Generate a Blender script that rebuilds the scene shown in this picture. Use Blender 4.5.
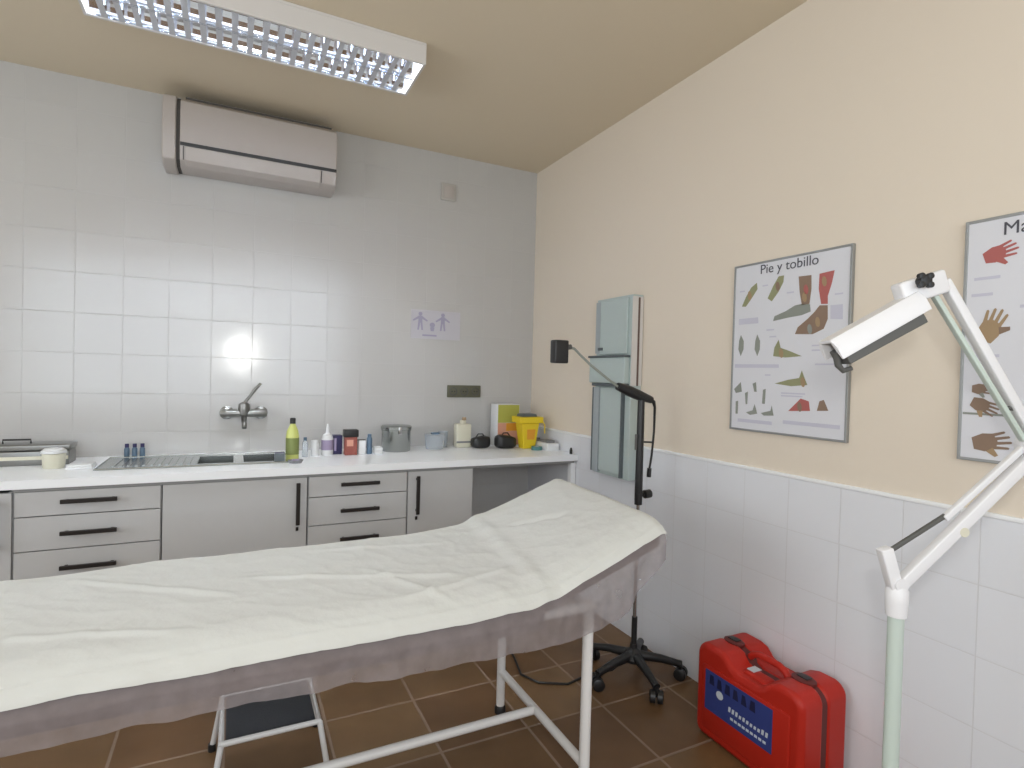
import bpy, bmesh, math, random
from mathutils import Vector, Matrix, noise
D = bpy.data
for o in list(D.objects): D.objects.remove(o)
SC = bpy.context.scene
COL = SC.collection
PI = math.pi
# ---------------------------------------------------------------- camera
F = Vector((.44546194, .89516424, -.01564121)); R = Vector((.89513632, -.44497714, .02695032)); U = Vector((-.01716498, .02600636, .9995144))
cd = D.cameras.new('camera'); cam = D.objects.new('camera', cd); COL.objects.link(cam)
cam.matrix_world = Matrix(((R.x, U.x, -F.x, -1.87027), (R.y, U.y, -F.y, -3.45242), (R.z, U.z, -F.z, 1.3375), (0, 0, 0, 1)))
cd.sensor_width = 36; cd.lens = 559.988*36/1024; cd.clip_start = .02
SC.camera = cam
# ---------------------------------------------------------------- world, lights, exposure
w = D.worlds.new('world'); SC.world = w; w.use_nodes = True
bg = w.node_tree.nodes['Background']; bg.inputs[0].default_value = (.75, .85, 1, 1); bg.inputs[1].default_value = .6
def light(kind, name, loc, energy, color, **kw):
    l = D.lights.new(name, kind); l.energy = energy; l.color = color
    for k, v in kw.items(): setattr(l, k, v)
    o = D.objects.new(name, l); COL.objects.link(o); o.location = loc
    return o
dl = light('AREA', 'window_daylight', (-2.3, -5.12, 1.74), 31, (.90, .96, 1), shape='RECTANGLE', size=3.8, size_y=1.9)
dl.rotation_euler = (PI/2, 0, 0)          # faces +y, into the room, from outside the window
dl2 = light('AREA', 'side_window_daylight', (-4.52, -2.1, 1.6), 24, (.93, .97, 1), shape='RECTANGLE', size=2.0, size_y=1.4)
dl2.rotation_euler = (PI/2, 0, -PI/2)         # faces +x, into the room, from outside the left window
fl = light('POINT', 'camera_flash', (-1.80, -3.48, 1.50), 16, (1, .99, .95), shadow_soft_size=.045)
TUBE = 76.0                                # strength of the fluorescent tubes
vs = SC.view_settings
SC.display_settings.display_device = 'sRGB'
vs.view_transform = 'Standard'; vs.look = 'None'; vs.gamma = 1; vs.exposure = 0.58; vs.use_curve_mapping = False

# ---------------------------------------------------------------- materials
MATS = {}
def mat(name, col, rough=.5, metal=0, noise_amt=.0, noise_scale=20, bump=0, bump_scale=60, emit=None, estr=0, coat=0, spec=None, trans=0, alpha=1):
    if name in MATS: return MATS[name]
    m = D.materials.new(name); m.use_nodes = True; nt = m.node_tree; N = nt.nodes; L = nt.links
    b = N['Principled BSDF']
    b.inputs['Base Color'].default_value = (*col, 1); b.inputs['Roughness'].default_value = rough; b.inputs['Metallic'].default_value = metal
    b.inputs['Coat Weight'].default_value = coat
    if spec is not None: b.inputs['Specular IOR Level'].default_value = spec
    if trans: b.inputs['Transmission Weight'].default_value = trans
    tc = N.new('ShaderNodeTexCoord')
    if noise_amt:
        n = N.new('ShaderNodeTexNoise'); n.inputs['Scale'].default_value = noise_scale; n.inputs['Detail'].default_value = 4
        L.new(tc.outputs['Object'], n.inputs['Vector'])
        r = N.new('ShaderNodeMapRange'); r.inputs['To Min'].default_value = 1-noise_amt; r.inputs['To Max'].default_value = 1+noise_amt
        L.new(n.outputs['Fac'], r.inputs['Value'])
        v = N.new('ShaderNodeVectorMath'); v.operation = 'SCALE'; v.inputs[0].default_value = col
        L.new(r.outputs['Result'], v.inputs['Scale']); L.new(v.outputs['Vector'], b.inputs['Base Color'])
    if bump:
        n = N.new('ShaderNodeTexNoise'); n.inputs['Scale'].default_value = bump_scale; n.inputs['Detail'].default_value = 3
        L.new(tc.outputs['Object'], n.inputs['Vector'])
        bp = N.new('ShaderNodeBump'); bp.inputs['Strength'].default_value = bump; bp.inputs['Distance'].default_value = .004
        L.new(n.outputs['Fac'], bp.inputs['Height']); L.new(bp.outputs['Normal'], b.inputs['Normal'])
    if emit:
        b.inputs['Emission Color'].default_value = (*emit, 1); b.inputs['Emission Strength'].default_value = estr
    MATS[name] = m
    return m
def tile_mat(name, c1, c2, grout, size, mortar, rough, axes, off=(0, 0), wave=.25, dirt=0, offset=0.0, spec=.6):
    m = D.materials.new(name); m.use_nodes = True; nt = m.node_tree; N = nt.nodes; L = nt.links
    b = N['Principled BSDF']; b.inputs['Specular IOR Level'].default_value = spec
    tc = N.new('ShaderNodeTexCoord'); s = N.new('ShaderNodeSeparateXYZ'); L.new(tc.outputs['Object'], s.inputs[0])
    c = N.new('ShaderNodeCombineXYZ')
    for i in (0, 1):
        a = N.new('ShaderNodeMath'); a.operation = 'ADD'; a.inputs[1].default_value = off[i]+20*size
        L.new(s.outputs[axes[i]], a.inputs[0]); L.new(a.outputs[0], c.inputs[i])
    br = N.new('ShaderNodeTexBrick'); br.offset = offset; br.squash = 1
    br.inputs['Color1'].default_value = (*c1, 1); br.inputs['Color2'].default_value = (*c2, 1); br.inputs['Mortar'].default_value = (*grout, 1)
    br.inputs['Scale'].default_value = 1; br.inputs['Mortar Size'].default_value = mortar; br.inputs['Mortar Smooth'].default_value = .3
    br.inputs['Brick Width'].default_value = size; br.inputs['Row Height'].default_value = size
    L.new(c.outputs[0], br.inputs['Vector'])
    col = br.outputs['Color']
    if dirt:
        n = N.new('ShaderNodeTexNoise'); n.inputs['Scale'].default_value = 5; n.inputs['Detail'].default_value = 6; L.new(tc.outputs['Object'], n.inputs['Vector'])
        r = N.new('ShaderNodeMapRange'); r.inputs['To Min'].default_value = 1-dirt; r.inputs['To Max'].default_value = 1+dirt; L.new(n.outputs['Fac'], r.inputs['Value'])
        v = N.new('ShaderNodeVectorMath'); v.operation = 'SCALE'; L.new(col, v.inputs[0]); L.new(r.outputs['Result'], v.inputs['Scale']); col = v.outputs['Vector']
    L.new(col, b.inputs['Base Color'])
    rr = N.new('ShaderNodeMapRange'); rr.inputs['To Min'].default_value = rough; rr.inputs['To Max'].default_value = .7
    L.new(br.outputs['Fac'], rr.inputs['Value']); L.new(rr.outputs['Result'], b.inputs['Roughness'])
    b1 = N.new('ShaderNodeBump'); b1.invert = True; b1.inputs['Strength'].default_value = .5; b1.inputs['Distance'].default_value = .002
    L.new(br.outputs['Fac'], b1.inputs['Height'])
    n2 = N.new('ShaderNodeTexNoise'); n2.inputs['Scale'].default_value = 6; n2.inputs['Detail'].default_value = 1; L.new(tc.outputs['Object'], n2.inputs['Vector'])
    b2 = N.new('ShaderNodeBump'); b2.inputs['Strength'].default_value = wave; b2.inputs['Distance'].default_value = .01
    L.new(n2.outputs['Fac'], b2.inputs['Height']); L.new(b1.outputs['Normal'], b2.inputs['Normal']); L.new(b2.outputs['Normal'], b.inputs['Normal'])
    return m
M = dict(
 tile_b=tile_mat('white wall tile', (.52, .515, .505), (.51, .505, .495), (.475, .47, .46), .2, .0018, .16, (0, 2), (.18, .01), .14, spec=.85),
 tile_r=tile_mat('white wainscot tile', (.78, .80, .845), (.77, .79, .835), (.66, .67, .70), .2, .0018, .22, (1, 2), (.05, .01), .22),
 tile_f=tile_mat('terracotta floor tile', (.17, .098, .042), (.13, .068, .03), (.25, .18, .13), .345, .006, .38, (0, 1), (.155, .225), .3, .35, spec=.35),
 plaster=mat('cream plaster', (.76, .68, .575), .85, bump=.12, bump_scale=40),
 ceil=mat('ceiling paint', (.68, .59, .445), .9, bump=.1, bump_scale=30),
 white=mat('white laminate', (.50, .50, .50), .4, noise_amt=.02),
 top=mat('white worktop laminate', (.90, .92, .94), .3),
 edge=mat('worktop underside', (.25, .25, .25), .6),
 toe=mat('grey plinth', (.25, .25, .26), .6),
 handle=mat('dark bronze handle', (.035, .03, .028), .35, .6),
 seam=mat('dark gap', (.08, .075, .07), .8),
 steel=mat('stainless steel', (.40, .42, .41), .26, 1, noise_amt=.06, noise_scale=8),
 chrome=mat('chrome', (.5, .5, .5), .12, 1),
 darksteel=mat('brushed dark steel', (.26, .26, .25), .3, .9),
 acw=mat('air conditioner plastic', (.47, .43, .405), .4, noise_amt=.02),
 black=mat('black plastic', (.012, .012, .013), .4),
 rubber=mat('black rubber', (.016, .018, .022), .75, bump=.3, bump_scale=220),
 frame=mat('white enamelled tube', (.72, .71, .70), .3),
 uphol=mat('mauve brown upholstery', (.13, .085, .07), .6, bump=.1),
 red=mat('red hard plastic', (.44, .020, .010), .42, noise_amt=.06, noise_scale=6, spec=.3),
 redd=mat('dark red plastic', (.11, .012, .01), .5),
 blue=mat('blue label', (.03, .05, .22), .45),
 navyink=mat('navy ink', (.008, .012, .06), .5),
 wink=mat('white ink', (.62, .68, .74), .5),
 paper=mat('poster paper', (.70, .71, .76), .35),
 pframe=mat('aluminium poster frame', (.34, .35, .35), .4, .6),
 panel=mat('pale green grey enamel', (.46, .54, .53), .4),
 panel2=mat('grey enamel', (.36, .40, .42), .4),
 pdark=mat('dark grey trim', (.10, .12, .13), .5),
 lamp=mat('white lamp enamel', (.76, .76, .78), .35),
 lampd=mat('dark grey lamp inside', (.09, .09, .085), .5),
 lum=mat('luminaire enamel', (.66, .64, .62), .4),
 louver=mat('mirror aluminium louvre', (.80, .84, .92), .12, 1),
 tube=mat('fluorescent tube', (.9, .9, .9), .5, emit=(.86, .92, 1), estr=TUBE),
 sock=mat('olive socket plate', (.13, .13, .09), .35, .3),
 plate=mat('cream plate', (.46, .44, .41), .5),
 yellow=mat('yellow plastic', (.78, .58, .02), .4),
 orange=mat('orange print', (.75, .33, .03), .5),
 peach=mat('pink print', (.66, .33, .24), .5),
 olive=mat('green print', (.42, .42, .08), .5),
 soap=mat('yellow green soap', (.56, .60, .18), .3),
 soapl=mat('olive label', (.20, .24, .07), .5),
 lid=mat('white plastic', (.74, .75, .76), .4),
 cream=mat('cream plastic', (.66, .64, .52), .5),
 navy=mat('navy card', (.025, .02, .09), .5),
 redbrown=mat('red brown card', (.30, .08, .06), .5),
 bluegl=mat('blue grey plastic', (.09, .15, .22), .3),
 lilac=mat('lilac label', (.34, .28, .42), .5),
 clear=mat('clear plastic', (.80, .86, .92), .15, trans=.75),
 teal=mat('teal plastic', (.08, .22, .22), .4),
 grey=mat('grey plastic', (.2, .2, .21), .5),
 sponge=mat('grey violet sponge', (.18, .17, .24), .95, bump=.6, bump_scale=150),
 violet=mat('violet ink', (.36, .34, .46), .6),
 sheetp=mat('printed sheet', (.53, .52, .56), .55),
 tan=mat('tan ink', (.36, .25, .14), .6), brown=mat('brown ink', (.25, .17, .12), .6), redink=mat('red ink', (.42, .12, .11), .6),
 green=mat('green ink', (.28, .29, .16), .6), greyink=mat('grey ink', (.26, .28, .25), .6), paleink=mat('pale lilac ink', (.56, .56, .66), .6), dkink=mat('dark ink', (.07, .07, .09), .6),
 glow=mat('green tinted enamel', (.52, .60, .55), .35),
)
# sheet fabric: bright, soft, translucent nonwoven
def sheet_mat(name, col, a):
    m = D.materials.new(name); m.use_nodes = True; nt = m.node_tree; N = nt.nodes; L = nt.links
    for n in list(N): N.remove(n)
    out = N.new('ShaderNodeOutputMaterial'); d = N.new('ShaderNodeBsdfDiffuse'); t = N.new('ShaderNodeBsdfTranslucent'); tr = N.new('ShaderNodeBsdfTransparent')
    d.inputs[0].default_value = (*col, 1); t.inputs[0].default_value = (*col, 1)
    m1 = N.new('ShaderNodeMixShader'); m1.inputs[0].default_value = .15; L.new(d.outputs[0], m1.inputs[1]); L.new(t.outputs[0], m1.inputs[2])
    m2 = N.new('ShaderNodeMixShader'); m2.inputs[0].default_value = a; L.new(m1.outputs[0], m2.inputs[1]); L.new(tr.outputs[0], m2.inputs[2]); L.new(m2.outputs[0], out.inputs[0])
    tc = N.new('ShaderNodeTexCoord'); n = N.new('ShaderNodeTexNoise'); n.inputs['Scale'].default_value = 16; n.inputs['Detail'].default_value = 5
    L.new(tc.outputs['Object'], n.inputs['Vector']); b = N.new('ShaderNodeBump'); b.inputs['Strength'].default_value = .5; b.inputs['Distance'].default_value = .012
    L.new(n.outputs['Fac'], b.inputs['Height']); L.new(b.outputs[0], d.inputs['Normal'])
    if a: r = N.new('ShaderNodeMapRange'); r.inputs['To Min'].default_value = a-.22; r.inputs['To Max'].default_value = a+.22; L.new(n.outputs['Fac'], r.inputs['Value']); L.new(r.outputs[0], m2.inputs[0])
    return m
M['towel'] = sheet_mat('white paper sheet', (.70, .71, .68), 0)
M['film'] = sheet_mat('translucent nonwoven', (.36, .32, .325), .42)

# ---------------------------------------------------------------- mesh helpers
class MB:
    def __init__(s): s.bm = bmesh.new(); s.mats = []; s.cur = 0
    def m(s, name):
        if name not in s.mats: s.mats.append(name)
        s.cur = s.mats.index(name); return s
    def _f(s, vs, smooth=False):
        try: f = s.bm.faces.new(vs)
        except ValueError: return
        f.material_index = s.cur; f.smooth = smooth
    def box(s, a, b, mtx=None, bev=0):
        x0, y0, z0 = [min(p, q) for p, q in zip(a, b)]; x1, y1, z1 = [max(p, q) for p, q in zip(a, b)]
        t = bmesh.new(); bmesh.ops.create_cube(t, size=1, matrix=Matrix.Translation(((x0+x1)/2, (y0+y1)/2, (z0+z1)/2)) @ Matrix.Diagonal((x1-x0, y1-y0, z1-z0, 1)))
        if bev: bmesh.ops.bevel(t, geom=t.edges[:]+t.verts[:], offset=bev, segments=3, profile=.5, affect='EDGES')
        if mtx: bmesh.ops.transform(t, matrix=mtx, verts=t.verts)
        return s._merge(t, bool(bev))
    def _merge(s, t, smooth=False):
        mp = {v: s.bm.verts.new(v.co) for v in t.verts}
        for f in t.faces: s._f([mp[v] for v in f.verts], smooth)
        t.free(); return s
    def tube(s, pts, r, n=12, caps=True):
        pts = [Vector(p) for p in pts]; rs = r if isinstance(r, (list, tuple)) else [r]*len(pts)
        ring = []; prev = None
        for i, p in enumerate(pts):
            d = (pts[min(i+1, len(pts)-1)]-pts[max(i-1, 0)]).normalized()
            if prev is None:
                a = d.orthogonal().normalized()
            else:
                a = (prev-d*prev.dot(d)).normalized()
            prev = a; b = d.cross(a)
            ring.append([s.bm.verts.new(p+(a*math.cos(2*PI*k/n)+b*math.sin(2*PI*k/n))*rs[i]) for k in range(n)])
        for i in range(len(ring)-1):
            for k in range(n): s._f([ring[i][k], ring[i][(k+1) % n], ring[i+1][(k+1) % n], ring[i+1][k]], True)
        if caps: s._f(ring[0][::-1]); s._f(ring[-1])
        return s
    def lathe(s, prof, loc=(0, 0, 0), n=24, mtx=None):
        mtx = mtx or Matrix.Identity(4); rings = []
        for r, z in prof:
            if r <= 1e-6: rings.append([s.bm.verts.new(mtx @ (Vector((0, 0, z))+Vector(loc)))])
            else: rings.append([s.bm.verts.new(mtx @ (Vector((r*math.cos(2*PI*k/n), r*math.sin(2*PI*k/n), z))+Vector(loc))) for k in range(n)])
        for a, b in zip(rings, rings[1:]):
            for k in range(n):
                q = []
                for v in (a[k % len(a)], a[(k+1) % n % len(a)], b[(k+1) % n % len(b)], b[k % len(b)]):
                    if v not in q: q.append(v)
                if len(q) > 2: s._f(q, True)
        if len(rings[0]) > 1: s._f(rings[0][::-1])
        if len(rings[-1]) > 1: s._f(rings[-1])
        return s
    def prism(s, poly, fn, d0, d1):      # poly: 2-D outline; fn(u,v,d)->xyz
        a = [s.bm.verts.new(fn(u, v, d0)) for u, v in poly]; b = [s.bm.verts.new(fn(u, v, d1)) for u, v in poly]
        n = len(poly)
        for k in range(n): s._f([a[k], a[(k+1) % n], b[(k+1) % n], b[k]])
        s._f(a[::-1]); s._f(b); return s
    def build(s, name, parent=None, bevel=0, seg=2, sharp=None, recalc=True):
        if recalc: bmesh.ops.recalc_face_normals(s.bm, faces=s.bm.faces)
        me = D.meshes.new(name); s.bm.to_mesh(me); s.bm.free()
        for k in s.mats: me.materials.append(M[k])
        o = D.objects.new(name, me); COL.objects.link(o)
        if parent:
            o.parent = parent; o.matrix_parent_inverse = Matrix.Translation(-Vector(parent.location)) if parent.type == 'EMPTY' else parent.matrix_parent_inverse.copy()
            if parent.type != 'EMPTY': o.matrix_parent_inverse = Matrix.Identity(4)
        if bevel:
            md = o.modifiers.new('bevel', 'BEVEL'); md.width = bevel; md.segments = seg; md.limit_method = 'ANGLE'; md.angle_limit = .6
            for f in me.polygons: f.use_smooth = True
            md.harden_normals = True
        elif any(f.use_smooth for f in me.polygons):
            me.set_sharp_from_angle(angle=.7)
        return o
def B(mt): return MB().m(mt)
def tag(o, label, cat, group=None):
    o['label'] = label; o['category'] = cat
    if group: o['group'] = group
    return o
def thing(name, label, cat, loc=(0, 0, 0), group=None):
    o = D.objects.new(name, None); COL.objects.link(o); o.location = loc; o.empty_display_size = .1
    return tag(o, label, cat, group)
def struct(o): o['kind'] = 'structure'; return o
def copy_thing(root, loc, label, rotz=None):
    r = root.copy(); COL.objects.link(r); r.location = loc; r['label'] = label
    if rotz is not None: r.rotation_euler.z = rotz
    for ch in list(root.children):
        c = ch.copy(); COL.objects.link(c); c.parent = r; c.matrix_parent_inverse = ch.matrix_parent_inverse.copy()
        for g in list(ch.children):
            d = g.copy(); COL.objects.link(d); d.parent = c; d.matrix_parent_inverse = g.matrix_parent_inverse.copy()
    return r

# ---------------------------------------------------------------- room
H = 2.747; XL = -4.4; YF = -5.0
struct(B('tile_f').box((XL, YF, -.1), (0, 0, 0)).build('floor'))
struct(B('ceil').box((XL-.1, YF-.1, H), (.1, .1, H+.1)).build('ceiling'))
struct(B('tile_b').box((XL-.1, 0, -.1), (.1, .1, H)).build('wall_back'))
struct(B('plaster').box((0, YF, -.1), (.1, 0, H)).build('wall_right'))
wl = B('plaster')
for a, b in [((YF, -.1), (-3.1, H)), ((-1.1, -.1), (0, H)), ((-3.1, -.1), (-1.1, .9)), ((-3.1, 2.3), (-1.1, H))]:
    wl.box((XL-.1, a[0], a[1]), (XL, b[0], b[1]))
struct(wl.build('wall_left'))
wn = B('frame')
for a, b in [((-3.1, .9), (-3.05, 2.3)), ((-1.15, .9), (-1.1, 2.3)), ((-3.1, .9), (-1.1, .95)), ((-3.1, 2.25), (-1.1, 2.3)), ((-2.13, .9), (-2.07, 2.3))]:
    wn.box((XL-.07, a[0], a[1]), (XL-.02, b[0], b[1]))
struct(wn.build('window_2'))
wf = B('plaster'); W0, W1, Z0, Z1 = -4.25, -.4, .8, 2.7
for a, b in [((XL-.1, -.1), (W0, H)), ((W1, -.1), (.1, H)), ((W0, -.1), (W1, Z0)), ((W0, Z1), (W1, H))]:
    wf.box((a[0], YF-.1, a[1]), (b[0], YF, b[1]))
struct(wf.build('wall_front'))
wn = B('frame')
for a, b in [((W0, Z0), (W0+.05, Z1)), ((W1-.05, Z0), (W1, Z1)), ((W0, Z0), (W1, Z0+.05)), ((W0, Z1-.05), (W1, Z1)), ((-2.99, Z0), (-2.95, Z1)), ((-1.7, Z0), (-1.66, Z1))]:
    wn.box((a[0], YF-.07, a[1]), (b[0], YF-.02, b[1]))
struct(wn.build('window_1'))
# wainscot of tiles with a rounded cap on the right wall
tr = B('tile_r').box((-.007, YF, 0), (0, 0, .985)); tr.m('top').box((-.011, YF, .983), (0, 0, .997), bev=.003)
struct(tr.build('trim_1'))

# ---------------------------------------------------------------- worktop and cabinets
CT = .87; CD = -.615
wt = thing('worktop', 'long white laminate worktop running under the tiled wall to the corner', 'worktop', (-1.7, -.3, CT-.035))
bowls = [(-2.02, -1.86), (-1.82, -1.645)]; BY0, BY1 = -.40, -.15
g = B('top')
g.box((XL+.002, CD-.012, CT-.035), (-.008, BY0, CT)); g.box((XL+.002, BY1, CT-.035), (-.008, -.001, CT))
g.box((XL+.002, BY0, CT-.035), (bowls[0][0], BY1, CT)); g.box((bowls[0][1], BY0, CT-.035), (bowls[1][0], BY1, CT)); g.box((bowls[1][1], BY0, CT-.035), (-.008, BY1, CT))
g.build('slab', wt)
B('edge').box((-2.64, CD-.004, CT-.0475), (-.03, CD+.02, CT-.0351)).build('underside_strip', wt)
B('top').box((-.045, CD+.005, .002), (-.0125, CD+.04, CT-.05)).build('support_leg', wt)
def handle(mb, x0, x1, z0, z1):
    y = CD-.006-.018
    if x1-x0 > z1-z0:
        mb.box((x0, y-.012, z0), (x1, y, z1)); mb.box((x0+.012, y, z0+.003), (x0+.024, CD-.002, z1-.003)); mb.box((x1-.024, y, z0+.003), (x1-.012, CD-.002, z1-.003))
    else:
        mb.box((x0, y-.012, z0), (x1, y, z1)); mb.box((x0+.003, y, z0+.012), (x1-.003, CD-.002, z0+.024)); mb.box((x0+.003, y, z1-.024), (x1-.003, CD-.002, z1-.012))
def cabinet(x0, x1, kind, label, hx=None):
    c = thing('base_cabinet', label, 'cabinet', ((x0+x1)/2, -.3, 0), 'base cabinets under the worktop')
    e = .0015; zt = CT-.048; yb = -.02; yf = CD+.018
    b = B('white').box((x0+e, yf, .1), (x0+.018, yb, zt)).box((x1-.018, yf, .1), (x1-e, yb, zt)).box((x0+e, yf, .1), (x1-e, yb, .118)).box((x0+e, yb-.008, .1), (x1-e, yb, zt))
    b.m('seam').box((x0+.018, yf+.002, zt-.006), (x1-.018, yf+.05, zt-.001))
    b.build('body', c)
    B('toe').box((x0+e, CD+.07, 0), (x1-e, CD+.085, .1)).build('plinth', c)
    if kind == 'drawers':
        for z0, z1 in [(.722, zt-.002), (.583, .718), (.44, .579), (.105, .436)]:
            d = B('white').box((x0+.004, CD, z0), (x1-.004, CD+.018, z1)).build('drawer', c, bevel=.0015)
            h = B('handle'); zc = (z0+z1)/2 if z1-z0 < .2 else z1-.08
            if z0 > .7: zc = .780
            elif z0 > .5: zc = .651
            elif z0 > .4: zc = .511
            handle(h, (x0+x1)/2-.095, (x0+x1)/2+.095, zc-.0085, zc+.0085)
            k = h.build('handle', d, bevel=.002); k['label'] = 'dark horizontal bar handle'
    else:
        d = B('white').box((x0+.004, CD, .105), (x1-.004, CD+.018, zt-.002)).build('door', c, bevel=.0015)
        h = B('handle'); handle(h, hx-.009, hx+.009, .60, .80)
        k = h.build('handle', d, bevel=.002); k['label'] = 'dark vertical bar handle'
        B('handle').box((hx-.006, CD-.008, .567), (hx+.006, CD, .585)).build('lock', d, bevel=.002)
    return c
cabinet(-3.24, -2.64, 'door', 'white door cabinet beyond the left edge under the worktop', -2.69)
cabinet(-2.64, -2.14, 'drawers', 'white drawer cabinet with dark bar handles left of the sink door')
cabinet(-2.14, -1.54, 'door', 'wide white door cabinet under the stainless sink', -1.586)
cabinet(-1.54, -1.05, 'drawers', 'white drawer cabinet with dark bar handles right of the sink door')
cabinet(-1.05, -.68, 'door', 'narrow white door cabinet beside the open knee space', -1.0)

# ---------------------------------------------------------------- sink and tap
sk = thing('kitchen_sink', 'stainless steel sink with two bowls and draining board on the left', 'sink', (-2.0, -.28, CT))
X0, X1, Y0, Y1 = -2.41, -1.61, -.455, -.09; T = CT+.004
g = B('steel')
g.box((X0, Y0, CT), (X1, BY0, T)).box((X0, BY1, CT), (X1, Y1, T)).box((X0, BY0, CT), (bowls[0][0], BY1, T)).box((bowls[0][1], BY0, CT), (bowls[1][0], BY1, T)).box((bowls[1][1], BY0, CT), (X1, BY1, T))
g.tube([(X0, Y0, T), (X1, Y0, T), (X1, Y1, T), (X0, Y1, T), (X0, Y0, T)], .004, 8)
for k in range(11): g.box((X0+.05+k*.03, BY0+.01, T), (X0+.062+k*.03, BY1-.0, T+.003))
g.build('rim', sk)
for a, b in bowls:
    g = B('steel'); zb = .715; t = .002
    g.box((a+.001, BY0+.001, zb), (b-.001, BY1-.001, zb+t)).box((a+.001, BY0+.001, zb), (a+t+.001, BY1-.001, T)).box((b-t-.001, BY0+.001, zb), (b-.001, BY1-.001, T)).box((a+.001, BY0+.001, zb), (b-.001, BY0+t+.001, T)).box((a+.001, BY1-t-.001, zb), (b-.001, BY1-.001, T))
    bo = g.build('bowl', sk)
    B('darksteel').lathe([(.03, 0), (.03, .003), (.02, .004)], ((a+b)/2, (BY0+BY1)/2, zb+t)).build('drain', bo)
tp = thing('wall_tap', 'chrome lever mixer tap mounted on the tiled wall above the sink', 'tap', (-1.815, 0, 1.09))
cx = -1.815; RX = Matrix.Rotation(PI/2, 4, 'X')
for s in (-1, 1):
    B('darksteel').lathe([(.0, 0), (.037, 0), (.036, .012), (.022, .02), (.022, .05)], (0, 0, 0), mtx=Matrix.Translation((cx+s*.085, -.0005, 1.09)) @ RX).build('escutcheon', tp)
B('darksteel').tube([(cx-.115, -.06, 1.09), (cx-.10, -.06, 1.09), (cx-.03, -.06, 1.09), (cx+.03, -.06, 1.09), (cx+.10, -.06, 1.09), (cx+.115, -.06, 1.09)], [.018, .024, .02, .02, .024, .018], 16).build('mixer_body', tp)
B('darksteel').lathe([(.026, 0), (.03, .03), (.028, .06), (.012, .072)], (cx, -.06, 1.08)).build('cartridge', tp)
B('darksteel').tube([(cx, -.06, 1.145), (cx+.025, -.062, 1.18), (cx+.055, -.07, 1.225), (cx+.08, -.08, 1.255)], [.009, .008, .009, .007], 10).build('lever', tp)
B('darksteel').tube([(cx, -.06, 1.085), (cx, -.08, 1.055), (cx, -.13, 1.04), (cx, -.20, 1.045), (cx, -.215, 1.025)], [.016, .014, .012, .012, .013], 12).build('spout', tp)

# ---------------------------------------------------------------- air conditioner
ac = thing('air_conditioner', 'beige white split air conditioner high on the tiled wall', 'air conditioner', (-1.76, -.1, 2.35))
prof = [(0, 2.35), (-.13, 2.345), (-.185, 2.37), (-.2, 2.43), (-.205, 2.60), (-.19, 2.66), (-.155, 2.685), (0, 2.69)]
yz = lambda u, v, d: (d, u, v)
B('acw').prism(prof, yz, -2.13, -1.375).build('housing', ac, bevel=.006)
B('acw').prism([(0, 2.343), (-.135, 2.338), (-.195, 2.365), (-.212, 2.43), (-.216, 2.605), (-.196, 2.672), (-.15, 2.692), (0, 2.697)], yz, -2.205, -2.145).build('end_cover', ac, bevel=.008)
B('acw').prism([(p[0]+.004, 2.52+(p[1]-2.52)*.985) for p in prof], yz, -2.15, -2.128).build('side_gap', ac).data.materials[0] = M['seam']
B('black').prism([(-.196, 2.436), (-.207, 2.436), (-.209, 2.451), (-.196, 2.451)], yz, -2.127, -1.378).build('outlet_slot', ac)
f = B('acw').prism([(-.150, 2.349), (-.190, 2.369), (-.206, 2.432), (-.198, 2.432), (-.182, 2.373), (-.146, 2.356)], yz, -2.105, -1.46).build('outlet_flap', ac, bevel=.002)
for x in (-2.113, -1.455): B('seam').prism([(-.188, 2.370), (-.2035, 2.432), (-.195, 2.432)], yz, x-.002, x+.002).build('flap_joint', ac)
g = B('seam').box((-2.11, -.145, 2.686), (-1.40, -.02, 2.699))
for k in range(24): g.m('acw').box((-2.10+k*.0295, -.142, 2.698), (-2.094+k*.0295, -.022, 2.703))
g.build('intake_grille', ac)

# ---------------------------------------------------------------- things on the back wall
t = thing('cover_plate', 'small square cream cover plate high on the tiled wall', 'cover plate', (-.65, 0, 2.46))
B('plate').box((-.70, -.012, 2.45), (-.60, 0, 2.56), bev=.004).build('plate', t); B('acw').box((-.685, -.016, 2.465), (-.615, -.011, 2.545), bev=.003).build('lid', t)
sh = thing('paper_notice', 'white paper notice with two pale violet stick figures taped to the tiles', 'notice', (-.7, 0, 1.6))
B('sheetp').box((-.875, -.0025, 1.555), (-.545, -.0005, 1.738)).build('sheet', sh)
def blob(mb, mt, pts, fn, d=.0008): mb.m(mt).prism(pts, fn, 0, d)
def ell(cx, cy, rx, ry, n=14, a=0): return [(cx+rx*math.cos(2*PI*k/n)*math.cos(a)-ry*math.sin(2*PI*k/n)*math.sin(a), cy+rx*math.cos(2*PI*k/n)*math.sin(a)+ry*math.sin(2*PI*k/n)*math.cos(a)) for k in range(n)]
nf = lambda u, v, d: (u, -.0026-d, v)
g = MB()
for fx, arms in ((-.815, 1), (-.665, -1)):
    blob(g, 'violet', ell(fx, 1.712, .013, .012), nf)
    blob(g, 'violet', [(fx-.012, 1.70), (fx+.012, 1.70), (fx+.014, 1.655), (fx-.014, 1.655)], nf)
    blob(g, 'violet', [(fx-.012, 1.698), (fx-.05, 1.672), (fx-.044, 1.664), (fx-.01, 1.682)], nf)
    blob(g, 'violet', [(fx+.012, 1.698), (fx+.05, 1.672), (fx+.044, 1.664), (fx+.01, 1.682)], nf)
    for s in (-1, 1): blob(g, 'violet', [(fx+s*.014, 1.656), (fx+s*.019, 1.61), (fx+s*.008, 1.61), (fx+s*.001, 1.656)], nf)
blob(g, 'violet', ell(-.735, 1.645, .018, .016), nf); blob(g, 'violet', [(-.75, 1.63), (-.72, 1.63), (-.725, 1.605), (-.745, 1.605)], nf)
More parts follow.
